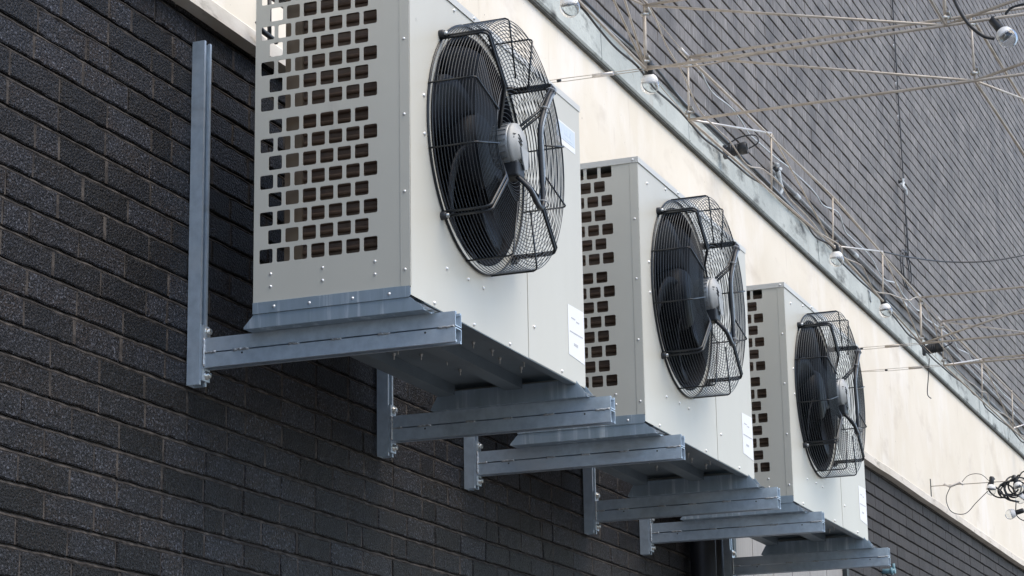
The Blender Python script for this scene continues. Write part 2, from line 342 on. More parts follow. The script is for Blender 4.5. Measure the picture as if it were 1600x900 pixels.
bm_ = MB(); bm_.lathe([(.0, .012), (.008, .012), (.0092, .010), (.0092, .002), (.0135, .002), (.0135, 0)], (0, 0, 0), (0, -1, 0), 6); bme = bm_.mesh('bolt', 'bolt')
put('bolt', bme, br, (.0185, -.048, 2.0225)); put('bolt', bme, br, (.0185, -.048, 1.9015))
rw = random.Random(2)
for (ya, yb) in ((-.052, -.085), (-.14, -.185), (-.305, -.335), (-.43, -.46), (-.565, -.60), (-.735, -.782)):
    n = int(abs(yb-ya)/.004)
    MB().tube([(-.0002+rw.uniform(-.0010, .0008), ya+(yb-ya)*i/n, 1.9603+rw.uniform(-.0012, .0012)) for i in range(n+1)], .0035, 6, radii=[rw.uniform(.0026, .0044) for i in range(n+1)]).build('weld', 'weld', br)
MB().tube([(-.001+rw.uniform(-.001, .001), -.0495, 1.923+.0775*i/16) for i in range(17)], .004, 6, radii=[rw.uniform(.0032, .0052) for i in range(17)]).build('weld', 'weld', br)
for y in (-.165, -.70): MB().lathe([(0, .0008), (.0028, .0008), (.0028, 0)], (0, y, 1.951), (-1, 0, 0), 8).build('pin_hole', 'black', br)
for i, bx in enumerate(BX):
    o = br if i == 0 else copy_tree(br)
    o.location.x = bx; o['label'] = BLAB[i]
# ------------------------------------------------------------------ condenser units
ULAB = ['nearest and largest of the three beige condenser units with a black caged fan', 'middle one of the three beige condenser units with a black caged fan', 'farthest and smallest of the three beige condenser units with a black caged fan']
un = empty('condenser_unit', (0, 0, 0), ULAB[0], 'condenser unit', 'beige condenser units on the wall')
HW, PX = .0400, .05125                             # hole size, hole pitch
def hole_cell(mb, y0, y1, z0, z1, yc, zc, x, th):
    r = .0048; k = 3; h = HW/2; hz = .0195
    ring = []
    for (sy, sz, a0) in ((1, 1, 0), (-1, 1, 90), (-1, -1, 180), (1, -1, 270)):
        for i in range(k+1): a = R(a0+90*i/k); ring.append((yc+sy*(h-r)+r*math.cos(a), zc+sz*(hz-r)+r*math.sin(a)))
    n = len(mb.v); m = len(ring)
    cor = [(y1, z1), (y0, z1), (y0, z0), (y1, z0)]
    mb.v += [(x, a, b) for a, b in ring]+[(x, a, b) for a, b in cor]+[(x+th, a, b) for a, b in ring]
    for c in range(4):
        for i in range(k): q = c*(k+1)+i; mb.f.append((n+q, n+m+c, n+q+1)[::-1]); mb.smooth.append(False)
        q = c*(k+1)+k; mb.f.append((n+q, n+m+c, n+m+(c+1) % 4, n+(q+1) % m)[::-1]); mb.smooth.append(False)
    for q in range(m): mb.f.append((n+q, n+(q+1) % m, n+m+4+(q+1) % m, n+m+4+q)); mb.smooth.append(False)
A_Y0, B_Y0 = -.2598, -.2854                        # first hole centres of the two row types
rows = []
zA = [2.1938+.10325*i for i in range(4)]; zB = [2.2457+.1033*i for i in range(4)]
for i in range(4): rows += [(zA[i], 'A'), (zB[i], 'B')]
for i in range(4):
    rows.append((2.6214+.1023*i, 'A'))
    if i < 3: rows.append((2.6732+.1022*i, 'B'))
rows.sort()
YP1 = -.6535
mb = MB(); th = .0016
def rect(mb, ya, yb, za, zb, x=0.):
    mb.quad((x, ya, za), (x, ya, zb), (x, yb, zb), (x, yb, za))
prevz = ZS1
for i, (zc, k) in enumerate(rows):
    nz = rows[i+1][0] if i+1 < len(rows) else None
    lo = zc-.0256 if i == 0 else (zc+rows[i-1][0])/2
    hi = (zc+nz)/2 if nz else ZL0
    if i == 0: rect(mb, YP1, YB, ZS1-.01, lo)
    cnt = 7 if k == 'A' else 6; y0 = A_Y0 if k == 'A' else B_Y0
    edge = YB
    for c in range(cnt):
        yc = y0-PX*c; a = yc+PX/2; b = yc-PX/2
        if c == 0 and a < edge: rect(mb, a, edge, lo, hi)
        hole_cell(mb, b, min(a, edge), lo, hi, yc, zc, 0., th)
    rect(mb, YP1, y0-PX*(cnt-1)-PX/2, lo, hi)
rect(mb, YP1, YB, ZL0-.0005, ZL1-.002)
mb.quad((0, YB, ZS1-.01), (.02, YB, ZS1-.01), (.02, YB, ZL0), (0, YB, ZL0))
sp = mb.build('side_panel', 'panel', un); sp['label'] = 'side panel with rows of staggered square holes'
MB().box(-.0014, .004, YF, YP1+.0005, ZS1-.001, ZL0).build('corner_trim', 'panel', un, bevel=.0008)
# coil seen through the holes
MB().box(.047, .049, -.655, -.298, 2.09, ZL0-.01).build('coil_face', 'coil', un)
MB().box(.034, UL-.02, -.348, -.297, 2.09, ZL0-.005).build('coil', 'coil_edge', un)
mb = MB()
for i in range(33):
    z = 2.100+.0256*i
    mb.tube([(.046, -.350, z), (.0455, -.352, z), (.0455, -.645, z), (.047, -.655, z)], .0062, 8, cap=False)
mb.build('tube_row', 'copper', un)
# front panels
FX, FZ, FO = .4677, 2.569, .317                    # fan centre, opening radius
SX = .8464
def front_with_hole(mb, x0, x1, z0, z1, y):
    n = 64; ring = [(FX+FO*math.cos(2*PI*i/n), FZ+FO*math.sin(2*PI*i/n)) for i in range(n)]
    def edge(i):
        a = 2*PI*i/n; c, s = math.cos(a), math.sin(a); t = 1e9
        if c > 1e-9: t = min(t, (x1-FX)/c)
        if c < -1e-9: t = min(t, (x0-FX)/c)
        if s > 1e-9: t = min(t, (z1-FZ)/s)
        if s < -1e-9: t = min(t, (z0-FZ)/s)
        return (FX+c*t, FZ+s*t)
    ed = [edge(i) for i in range(n)]
    for i in range(n):
        j = (i+1) % n; a, b = ed[i], ed[j]; pts_ = [ring[i], a]
        if abs(a[0]-b[0]) > 1e-6 and abs(a[1]-b[1]) > 1e-6:
            pts_.append((x1 if FX < max(a[0], b[0]) else x0, z1 if FZ < max(a[1], b[1]) else z0))
        pts_ += [b, ring[j]]; mb.poly([(p[0], y, p[1]) for p in pts_[::-1]])
mb = MB(); front_with_hole(mb, .0, SX-.0018, ZB0-.001, ZL0+.002, YF)
mb.quad((SX-.0018, YF, ZB0), (SX-.0018, YF+.02, ZB0), (SX-.0018, YF+.02, ZL0), (SX-.0018, YF, ZL0))
fp = mb.build('front_panel', 'panel', un)
MB().box(SX+.0018, UL, YF-.0012, YF+.03, ZB0-.001, ZL0+.002).build('access_panel', 'panel', un, bevel=.0015)
MB().box(UL-.016, UL, YF+.03, YB, ZB0, ZL0).build('end_panel', 'panel', un)
# bell mouth, fan
mb = MB(); mb.lathe([(FO+.012, .0006), (FO+.010, .004), (FO+.002, .004), (FO-.006, -.010), (FO-.008, -.10), (FO-.02, -.13)], (FX, YF, FZ), (0, -1, 0), 64); mb.build('bell_mouth', 'black_matt', un)
MB().box(.06, UL-.02, -.42, -.40, 2.09, ZL0-.01).build('inner_baffle', 'fan', un)
fan = MB().lathe([(0, .02), (.10, .02), (.112, .0), (.112, -.09), (.0, -.09)], (FX, YF, FZ), (0, -1, 0), 32).build('fan', 'fan', un)
for b in range(5):
    mb = MB(); G = []
    for i in range(9):
        r = .10+(.302-.10)*i/8; sw = .55*(i/8)**1.4; row = []
        for j in range(7):
            a = 2*PI*b/5+sw+(j/6-.5)*(1.0-.18*i/8); row.append((FX+r*math.cos(a), YF+.030+(j/6-.5)*.085*(1-.35*i/8)-.008*math.sin(j/6*PI), FZ+r*math.sin(a)))
        G.append(row)
    n = len(mb.v); mb.v += [p for row in G for p in row]
    for i in range(8):
        for j in range(6): mb.f.append((n+i*7+j, n+i*7+j+1, n+i*7+j+8, n+i*7+j+7)); mb.smooth.append(True)
    o = mb.build('blade', 'fan', fan); sm = o.modifiers.new('thick', 'SOLIDIFY'); sm.thickness = .006
# guard: rings on the drum and the face, thin ribs and four doubled arms
GR, GD = .354, .134
def pol(r, a, d): return (FX+r*math.cos(a), YF-d, FZ+r*math.sin(a))
def ring_pts(r, d, n=72): return [pol(r, 2*PI*i/n, d) for i in range(n)]
def face_d(r):
    if r > .185: return GD+.002
    return GD-(.185-r)/.115*.050
guard = MB()
for i in range(14): guard.tube(ring_pts(GR-.0015*(13-i)*0, .006+.0096*i), .00125, 5, True)
r = GR-.011
while r > .072:
    guard.tube(ring_pts(r, face_d(r)), .0011, 5, True); r -= .0103
guard = guard.build('fan_guard', 'wire', un)
mb = MB(); mb.tube(ring_pts(GR+.001, .003), .003, 6, True); mb.build('base_ring', 'wire', guard)
for k in range(12):
    a = R(15+30*k)
    if k % 3 == 1:
        for s in (-1, 1):
            q = s*.0065; tx, tz = -math.sin(a)*q, math.cos(a)*q
            path = [pol(GR+.004, a, -.001), pol(GR+.004, a, GD-.008), pol(GR-.001, a, GD+.002), pol(GR-.008, a, GD+.007), pol(.19, a, GD+.007), pol(.178, a, GD+.003), pol(.066, a, GD-.045)]
            MB().tube([(p[0]+tx, p[1], p[2]+tz) for p in path], .0042, 8).build('guard_arm', 'wire', guard)
        p = pol(GR+.014, a, 0)
        MB().lathe([(.0, .017), (.010, .016), (.012, .010), (.012, .0)], p, (0, -1, 0), 12).build('mount_foot', 'black', guard)
        MB().lathe([(.0, .024), (.006, .023), (.0068, .017), (.0068, .015)], p, (0, -1, 0), 10).build('mount_bolt', 'bolt', guard)
    else:
        path = [pol(GR+.003, a, .001), pol(GR+.003, a, GD-.005), pol(GR-.001, a, GD+.003), pol(GR-.006, a, GD+.006), pol(.186, a, GD+.006)]
        MB().tube(path, .0026, 6).build('guard_rib', 'wire', guard)
# motor
mot = MB().lathe([(.0, .060), (.058, .060), (.064, .066), (.064, .112), (.062, .116), (.058, .117)], (FX, YF, FZ), (0, -1, 0), 48).build('motor', 'motor', un)
mb = MB(); mb.lathe([(.062, .1145), (.0635, .118), (.0615, .126), (.046, .129), (.042, .137), (.0, .138)], (FX, YF, FZ), (0, -1, 0), 48); mb.build('motor_cap', 'cap', mot)
mb = MB()
for i in range(24):
    a = 2*PI*i/24; mb.box(-.0014, .0014, -.111, -.068, .0635, .0665)
    n = len(mb.v)-8
    for q in range(n, n+8): x, y, z = mb.v[q]; mb.v[q] = (FX+x*math.cos(a)+z*math.sin(a), YF+y, FZ-x*math.sin(a)+z*math.cos(a))
mb.build('cooling_fin', 'motor', mot)
mb = MB()
for i in range(3):
    o_ = .010*i
    mb.tube([(FX-.048+o_*.2, YF-.1295, FZ+.020-o_), (FX-.026, YF-.1385, FZ+.021-o_), (FX-.004, YF-.1392, FZ+.006-o_)], .0014, 5)
mb.build('vent_slot', 'black', mot)
MB().box(FX-.030, FX+.028, YF-.134, YF-.085, FZ-.098, FZ-.052).build('terminal_box', 'black', mot, bevel=.006)
MB().prism([(FX-.018, YF-.1385, FZ-.012), (FX+.040, YF-.1385, FZ-.012), (FX+.034, YF-.1385, FZ-.064), (FX+.010, YF-.1385, FZ-.074), (FX-.004, YF-.1385, FZ-.050)], (0, -.003, 0)).build('type_plate', 'cap', mot)
# flexible conduits from the motor to the guard rim
for (m, q) in (('black', 0.), ('conduit', .013)):
    a = R(45)
    path = [(FX-.010+q, YF-.115, FZ-.085), (FX+.000+q, YF-.155, FZ-.130), (FX+.055+q, YF-.160, FZ-.165), (FX+.110, YF-.155+q, FZ-.150), (FX+.118+q, YF-.150, FZ-.06), (FX+.108+q, YF-.150, FZ+.06), (FX+.135+q, YF-.152, FZ+.13), (FX+.185+q, YF-.152, FZ+.195), (FX+.245+q, YF-.140, FZ+.245), (FX+.268+q, YF-.06, FZ+.262), (FX+.268+q, YF-.001, FZ+.262)]
    MB().tube(smooth_path(path, 7), .0068 if q == 0 else .0062, 10).build('flexible_conduit', m, un)
mb = MB()
for (x, z, y_) in ((FX+.150, FZ+.145, -.152), (FX+.215, FZ+.222, -.148), (FX+.115, FZ-.145, -.156)): mb.tube([(x+.017*math.cos(2*PI*i/10), YF+y_+.013*math.sin(2*PI*i/10), z-.006*math.cos(2*PI*i/10)) for i in range(10)], .0022, 5, True)
mb.build('cable_tie', 'pvc_grey', un)
# lid
mb = MB(); e = .0035
mb.box(-e, UL+e, YF-e, YB+.002, ZL0+.012, ZL1); mb.box(-e, 0-.0008, YF-e, YB, ZL0, ZL0+.0121); mb.box(-.0007, UL+e, YF-e, YF-.0022, ZL0, ZL0+.0121)
mb.build('lid', 'lid', un)
# rivets and screws
rm = MB(); rm.lathe([(0, .0035), (.0022, .0031), (.0038, .0018), (.0045, .0)], (0, 0, 0), (-1, 0, 0), 10); rme = rm.mesh('rivet', 'rivet')
rm2 = MB(); rm2.lathe([(0, .0045), (.003, .0042), (.0048, .0026), (.0056, .0)], (0, 0, 0), (0, -1, 0), 10); rme2 = rm2.mesh('screw', 'rivet')
for y, z in [(-.2745, 2.144), (-.2745, 2.1095), (-.428, 2.144), (-.428, 2.1095), (-.580, 2.144), (-.580, 2.1095)]: put('rivet', rme, un, (-.0002, y, z))
for z in (2.1129, 2.3243, 2.5371, 2.7487): put('rivet', rme, un, (-.0016, -.6664, z))
put('rivet', rme, un, (-.0037, -.6663, 2.9587))
for x, z in ((.1526, 2.055), (.4276, 2.055), (.6963, 2.055), (.8929, 2.147), (1.1235, 2.058), (.0953, 2.509), (.0931, 2.6164), (.24, 2.17), (.31, 2.935), (.62, 2.935), (.10, 2.90), (.39, 2.175), (.50, 2.175)): put('screw', rme2, un, (x, YF-(.0014 if x > SX else .0002), z))
put('screw', rme2, un, (.45, YF-.0037, 2.9590))
# base strip, feet, pan
mb = MB(); mb.prism([(-.003, YB, ZS0), (-.003, YF+.006, ZS0), (-.003, YF+.0005, ZS0+.006), (-.003, YF+.0005, ZS1-.006), (-.003, YF+.004, ZS1-.001), (-.003, -.64, ZS1), (-.003, YB, ZS1)], (.0028, 0, 0))
bs = mb.build('base_strip', 'galv_plate', un)
for y, z in ((-.2864, 2.0537), (-.3908, 2.052), (-.5164, 2.051), (-.6214, 2.0513)): put('rivet', rme, bs, (-.003, y, z))
for (xa, xb, zt) in ((0.0005, .088, ZS0-.0005), (1.2497, UL-.003, ZB0+.012)):
    mb = MB(); t_ = .003
    mb.prism([(xa, YB-.002, zt), (xa, YF+.002, zt), (xa, -.7170, 2.006), (xa, -.7170, 2.0008), (xa, -.1950, 2.0008), (xa, -.1950, 2.006)], (t_, 0, 0))
    mb.prism([(xb-t_, YB-.002, zt), (xb-t_, YF+.002, zt), (xb-t_, -.7170, 2.006), (xb-t_, -.7170, 2.0008), (xb-t_, -.1950, 2.0008), (xb-t_, -.1950, 2.006)], (t_, 0, 0))
    mb.box(xa+t_, xb-t_, -.7165, -.1955, 2.0010, 2.0035)
    mb.build('mounting_foot', 'galv_plate', un)
    mb = MB(); mb.prism([(xa+.02, -.715, 2.0035), (xa+.02, -.735, 2.0035), (xa+.02, -.690, 2.028)], (.03, 0, 0)); mb.build('foot_gusset', 'weld', un)
MB().box(.002, UL-.002, YF+.032, YB-.002, 2.078, 2.084).build('base_pan', 'under', un)
mb = MB(); mb.box(.089, 1.249, YF+.001, YF+.03, ZB0-.003, ZB0+.03); mb.build('base_rail', 'under', un)
mb = MB(); mb.box(.089, 1.249, YB-.055, YB-.0005, ZB0-.002, 2.0775); mb.build('base_rail', 'under', un)
mb = MB(); mb.box(.089, 1.249, -.505, -.448, ZB0-.001, 2.0775); mb.build('base_rail', 'under', un)
rb2 = random.Random(5); bb = MB().lathe([(0, .018), (.0022, .018), (.0022, .007), (.0048, .007), (.0048, .002), (.0065, .002), (.0065, 0)], (0, 0, 0), (0, 0, -1), 8).mesh('stud', 'bolt')
for x, y in ((.62, -.37), (.80, -.36), (.70, -.33), (.62, -.30), (.90, -.40), (1.05, -.38), (.76, -.29), (.84, -.57), (1.02, -.60), (.95, -.55), (.72, -.56), (1.10, -.56)): put('stud', bb, un, (x, y, 2.0778))
mb = MB()
for x in (.475, .535, .595): mb.lathe([(0, .0006), (.013, .0006), (.013, 0)], (x, -.415, 2.0778), (0, 0, -1), 12)
mb.build('drain_hole', 'black', un)
# paper notice
mb = MB(); mb.prism([(1.186, YF-.0016, 2.2825), (1.1875, YF-.0016, 2.125), (1.330, YF-.0016, 2.117), (1.3315, YF-.0016, 2.2855)], (0, -.0008, 0)); pn = mb.build('paper_notice', 'paper', un)
mb = MB(); mb.box(1.235, 1.270, YF-.0030, YF-.0026, 2.160, 2.168); mb.box(1.20, 1.315, YF-.0030, YF-.0026, 2.198, 2.202); mb.box(1.215, 1.25, YF-.0030, YF-.0026, 2.243, 2.247); mb.box(1.26, 1.285, YF-.0030, YF-.0026, 2.238, 2.242); mb.build('print', 'ink', pn)
for i, ux in enumerate(UNIT_X):
    if i == 0: continue
    o = copy_tree(un); o.location.x = ux; o['label'] = ULAB[i]
    for ch in o.children:
        if ch.name.split('.')[0] == 'fan':             # each fan stopped at its own angle
            q = .55*i; c0 = Vector((FX, YF, FZ)); ch.rotation_euler = (0, q, 0); ch.location = c0-Matrix.Rotation(q, 3, 'Y') @ c0
un.location.x = UNIT_X[0]
# the blue label is only on the nearest unit
mb = MB(); mb.box(1.120, 1.2905, YF-.0019, YF-.0013, 2.792, 2.8665); st = mb.build('sticker', 'paper', un)
mb = MB(); mb.box(1.124, 1.286, YF-.0026, YF-.0019, 2.811, 2.862); st2 = mb.build('blue_field', 'blue', st)
mb = MB()
for x, h in ((1.190, .018), (1.2, .012), (1.212, .016), (1.224, .016), (1.238, .012), (1.249, .018)): mb.box(x, x+.006, YF-.0030, YF-.0026, 2.832, 2.832+h)
mb.box(1.196, 1.266, YF-.0030, YF-.0026, 2.819, 2.8235); mb.build('print', 'faint', st)
# ------------------------------------------------------------------ light frame of steel rods
fr = empty('rod_frame', (2.266, -.6, 3.42), 'lattice of thin brownish steel rods strung across the alley above the coping', 'rod frame')
UPN = [(1.10, 3.70), (2.276, 3.676), (2.809, 3.650), (4.036, 3.703), (5.149, 3.713), (6.225, 3.702), (7.165, 3.665), (7.735, 3.651), (9.043, 3.687), (10.15, 3.69), (11.3, 3.69)]
LON = [(1.10, 3.44), (2.266, 3.424), (2.796, 3.390), (4.001, 3.434), (5.108, 3.457), (6.170, 3.425), (7.120, 3.392), (7.746, 3.391), (8.969, 3.4215), (10.10, 3.42), (11.3, 3.42)]
YN = (-.6, -1.7, -2.8)
def rod(a, b, r=.0055, m='rod'): return MB().tube([a, b], r, 7).build('rod', m, fr, (-2.266, .6, -3.42))
clm = MB().lathe([(0, .016), (.008, .014), (.010, 0), (.008, -.014), (0, -.016)], (0, 0, 0), (.6, -.5, .3), 8).mesh('clamp', 'clamp')
clm2 = MB().tube([(-.02, 0, 0), (.02, 0, .004)], .006, 6).mesh('clamp', 'clamp')
def clamp(x, y, z, a=0): 
    put('clamp', clm, fr, (x-2.266, y+.6, z-3.42)); put('clamp', clm2, fr, (x-2.266+.006, y+.6-.012, z-3.42+.01), (0, .4, a))
def U_(i, y): return (UPN[i][0], y, UPN[i][1])
def L_(i, y): return (LON[i][0], y, LON[i][1])
for y in YN[:2]:
    for (s, e_) in ((0, 1), (2, 6), (7, 10)):
        rod(U_(s, y), U_(e_, y) if s != 2 else U_(4, y)); rod(L_(s, y), L_(e_, y) if s != 2 else L_(4, y))
        if s == 2: rod(U_(4, y), U_(6, y)); rod(L_(4, y), L_(6, y))
        for i in range(s, e_+1):
            rod(U_(i, y), L_(i, y), .0042 if i not in (1, 6) else .006)
            if i in (1, 2, 6, 7): clamp(*U_(i, y)[:2], U_(i, y)[2]-.035); clamp(*L_(i, y)[:2], L_(i, y)[2]+.03)
        for q, i in enumerate(range(s, e_)):
            if q % 2 == 0: rod(L_(i, y), U_(i+1, y), .0046, 'rod_bright' if y == -.6 and s else 'rod')
            else: rod(U_(i, y), L_(i+1, y), .0038)
for i in (1, 2, 6, 7, 8):
    rod(U_(i, YN[0]), U_(i, YN[2])) 
    if i == 8: continue
    rod(L_(i, YN[0]), L_(i, YN[2]))
    if i == 6: rod(L_(i, YN[0]), U_(i, YN[1])); rod(U_(i, YN[1]), L_(i, YN[2]))
    else: rod(U_(i, YN[0]), L_(i, YN[1]), .0048, 'rod_bright' if i == 7 else 'rod'); rod(L_(i, YN[1]), U_(i, YN[2]))
rod((1.62, -.6, 3.70), (2.266, -.6, 3.424), .004); rod((1.95, -.6, 3.70), (2.262, -.6, 3.43), .004)
# short linking wires between the modules
for (a, b) in ((L_(1, -.6), L_(2, -.6)), (U_(1, -.6), U_(2, -.6)), (L_(6, -.6), L_(7, -.6)), (U_(6, -.6), U_(7, -.6))):
    MB().tube([a, b], .002, 5).build('link_wire', 'rod', fr, (-2.266, .6, -3.42))
for (a, q) in ((U_(1, -.6), .5), (U_(2, -.6), -.32), (U_(6, -.6), -.3), (U_(7, -.6), -.3)):
    d = .07 if q > 0 else -.10
    MB().tube([(a[0]+d, a[1], a[2]+.0), (a[0]+.002, a[1], a[2])], .0085, 8).build('turnbuckle', 'rod_bright', fr, (-2.266, .6, -3.42))
# stay wires to the wall
for n_, (i, lab) in enumerate(((1, 'thin stay wire with turnbuckle from the cream band to the frame, above the nearest unit'), (6, 'upper of two thin stay wires on the cream band right of the farthest unit'), (7, 'lower of two thin stay wires on the cream band right of the farthest unit'))):
    a = Vector(L_(i, -.6)); t = empty('stay_wire', (a.x, -.04, a.z), lab, 'wire')
    for s in (-1, 1): MB().tube([(0, 0, .012), (0, -.25, .004+s*.006), (0, -.56, s*.004)], .0016, 5).build('strand', 'rod', t)
    MB().tube([(0, -.355, .003), (0, -.435, .002)], .008, 8).build('turnbuckle', 'rod_bright' if n_ == 0 else 'rod', t)
    MB().lathe([(0, .03), (.012, .03), (.016, 0)], (0, 0, .012), (0, -1, 0), 8).build('eye_bolt', 'clamp', t)
    MB().tube([(0, -.215, .004), (0, -.23, .004)], .006, 6).build('crimp', 'black', t)
# ------------------------------------------------------------------ bulbs
def bulb(root, r=.033):
    prof = [(.0125, .0)]
    for i in range(15): a = R(22+ (180-22)*i/14); prof.append((max(r*math.sin(a), .0002), .012+r-r*math.cos(a)-.002))
    g_ = MB(); g_.lathe(prof, (0, 0, 0), (0, 0, -1), 24); o = g_.build('glass_globe', 'glass', root); sm = o.modifiers.new('thick', 'SOLIDIFY'); sm.thickness = .0012; sm.offset = -1
    MB().lathe([(0, -.052), (.012, -.052), (.0165, -.046), (.0165, .004), (.013, .008), (.0, .008)], (0, 0, 0), (0, 0, -1), 16).build('socket', 'black', root)
    MB().lathe([(.012, .001), (.018, .0045), (.0245, .010), (.0288, .017), (.0308, .026), (.0312, .034)], (0, 0, 0), (0, 0, -1), 20).build('reflector', 'mirror', root)
    MB().tube([(0, 0, 0), (0, 0, -.03)], .004, 8).build('stem', 'paper', root)
def at(u, v, y):
    d = fw+rt*((u-800)/FPX)-up*((v-450)/FPX); t = (y-CAM.y)/d.y; return CAM+d*t
BL = [(887, -8, 'clear globe bulb at the top edge, hanging over the coping beside the nearest unit'), (1014, 115, 'clear globe bulb hanging from a frame post above the middle unit'),
      (1306, 392, 'clear globe bulb hanging under the frame, upper left of the pair above the farthest unit'), (1381, 474, 'clear globe bulb hanging under the frame, lower right of the pair above the farthest unit')]
for u, v, lab in BL:
    p = at(u, v, -.6); t = empty('globe_bulb', p, lab, 'light bulb', 'clear globe bulbs on the frame'); bulb(t)
    t.rotation_euler = (random.uniform(-.15, .15), random.uniform(-.35, .05), 0)
p = Vector((2.275, -1.885, 3.385)); t = empty('globe_bulb', p, 'clear globe bulb tilted on a black cable at the top right corner', 'light bulb', 'clear globe bulbs on the frame'); bulb(t); t.rotation_euler = (-.55, 0, .0)
cb = MB(); cb.tube(smooth_path([(2.275, -1.905, 3.435), (2.275, -1.925, 3.455), (2.275, -1.965, 3.463), (2.275, -2.02, 3.462), (2.275, -2.3, 3.50)], 6), .0045, 8)
cb.tube(smooth_path([(2.19, -1.735, 3.56), (2.19, -1.75, 3.48), (2.20, -1.785, 3.40), (2.22, -1.83, 3.352), (2.25, -1.865, 3.345)], 6), .0062, 8)
tag(cb.build('festoon_cable', 'black'), 'thick black cable curving down to the tilted bulb in the top right corner', 'cable')
# sagging black cable crossing the upper wall to the right
pts_ = [at(1378, 393, -.45), at(1420, 402, -.5), at(1480, 409, -.6), at(1545, 408, -.8), at(1610, 397, -1.0)]
cb = MB(); cb.tube(smooth_path(pts_, 8), .0045, 6); tag(cb.build('festoon_cable', 'black'), 'slack black cable sagging across the upper brick wall at the right edge', 'cable')
# cables lying along the coping
rc = random.Random(11)
for i, (yy, zz, rr, m, lab, nm) in enumerate(((-.075, 4.070, .007, 'black', 'black cable lying along the front of the coping top', 'coping_cable'), (-.055, 4.082, .005, 'pvc_grey', 'grey cable lying wavily along the coping top behind the black one', 'coping_cable'))):
    P = [(x*.5, yy+rc.uniform(-.012, .012), zz+rc.uniform(-.016, .012)) for x in range(2, 40)]
    cb = MB(); cb.tube(smooth_path(P, 4), rr, 7); tag(cb.build(nm, m), lab, 'cable')
ct = empty('wall_conduit', (4.6, -.02, 4.33), 'straight grey plastic conduit fixed low along the upper brick wall', 'conduit')
a = at(1205, 266, -.02); b = at(1600, 690, -.02)
zc_ = a.z
MB().tube([(a.x-4.6, 0, zc_-4.33), (19-4.6, 0, zc_-4.33)], .010, 10).build('tube', 'pvc_grey', ct)
for k in range(8): MB().tube([(a.x-4.6+.5+1.4*k, 0, zc_-4.33), (a.x-4.6+.58+1.4*k, 0, zc_-4.33)], .014, 10).build('coupling', 'tape', ct)
# plastic-wrapped ends on the upper wall
def wrap(u, v, lab, s=1.):
    p = at(u, v, -.015); t = empty('wrapped_fixing', p, lab, 'wall fixing')
    q = random.Random(u)
    for k in range(3):
        P = [(q.uniform(-.03, .03)*s, -.02-q.uniform(0, .03), q.uniform(-.02, .03)*s)]
        for j in range(4): P.append((P[-1][0]+q.uniform(-.03, .06)*s, P[-1][1]+q.uniform(-.012, .012), P[-1][2]+q.uniform(-.05, .012)*s))
        MB().tube(smooth_path(P, 4), .010*s, 6, radii=None).build('wrap', 'tape', t)
    MB().lathe([(0, .03), (.012*s, .03), (.02*s, 0)], (0, 0, .01), (0, -1, 0), 8).build('hook', 'black', t)
wrap(1208, 268, 'crumpled clear plastic wrap at the left end of the grey wall conduit')
wrap(1404, 286, 'small dark hook with torn plastic on the joint of the upper wall', .8)
wrap(1345, 455, 'small torn wrap hanging on the upper wall beside the lowest frame post', .6)
# cable running down the expansion joint with a loop at its foot
P = [(UX, -.012, 12.), (UX, -.012, 5.2), (UX+.02, -.014, 4.9), (UX-.02, -.014, 4.75)]
cb = MB(); cb.tube(smooth_path(P, 5), .004, 5)
cc = at(1414, 420, -.03)
for k in range(2): cb.tube([(cc.x+.13*math.cos(2*PI*i/20)+.05*k, -.03-.004*k, cc.z+.13*math.sin(2*PI*i/20)) for i in range(20)], .004, 5, True)
tag(cb.build('joint_cable', 'black'), 'thin dark cable down the vertical joint of the upper wall ending in loops', 'cable')
# ------------------------------------------------------------------ spotlights
def spot(u, v, y, lab, yawr, s=.85):
    p = at(u, v, y); t = empty('spotlight', p, lab, 'spotlight', 'small black spotlights on the coping')
    b_ = MB().lathe([(0, -.062), (.024, -.058), (.032, -.04), (.032, .02), (.036, .022), (.036, .058), (.033, .062), (.030, .058), (.028, .045), (0, .045)], (0, 0, 0), (0, -1, .12), 20).build('lamp_body', 'black', t)
    mb = MB()
    for k in range(4): mb.lathe([(.032, -.034+.012*k), (.0355, -.032+.012*k), (.0355, -.028+.012*k), (.032, -.026+.012*k)], (0, 0, 0), (0, -1, .12), 20)
    mb.build('heat_fin', 'black', b_)
    MB().box(-.022, .022, .055, .078, -.045, .03).build('mounting_box', 'black', t, bevel=.004)
    MB().tube(smooth_path([(0, .05, .04), (0, -.03, .075), (0, -.11, .075), (0, -.125, .03), (0, -.07, .0)], 6), .004, 6).build('loop_cable', 'black', t)
    t.rotation_euler = (0, 0, yawr); t.scale = (s, s, s)
spot(1151, 234, -.15, 'small black spotlight with cable loop on the coping above the middle unit', .1)
spot(1459, 544, -.55, 'small black spotlight under the frame at the right, above the stay wires', .1)
spot(1613, 690, -.2, 'small black spotlight cut by the right edge over the coping', .1)
# ------------------------------------------------------------------ bundle of unused string lights
AX, AZ = 9.997, 3.055
tw = empty('support_wire', (AX, -.04, AZ), 'thin wire from a wall plate on the cream band at the lower right', 'wire')
MB().tube([(0, 0, 0), (0, -.5, -.004), (0, -1.2, -.002), (0, -3.2, .10)], .003, 6).build('strand', 'rod', tw)
MB().box(-.008, .008, -.004, .002, -.07, .05).build('wall_plate', 'dark_frame', tw)
MB().tube([(0, -.09, .008), (0, -.13, -.012), (0, -.20, .012), (0, -.22, -.006)], .008, 6).build('turnbuckle', 'rod_bright', tw)
rq = random.Random(21)
bn = MB()
def loop(cy, cz, ry, rz, cx=0., a0=0, a1=2*PI, n=18, r=.0045, tx=.03):
    bn.tube([(AX+cx+tx*math.sin(3*a0+6*i/n), cy+ry*math.cos(a0+(a1-a0)*i/n), cz+rz*math.sin(a0+(a1-a0)*i/n)) for i in range(n+1)], r, 6)
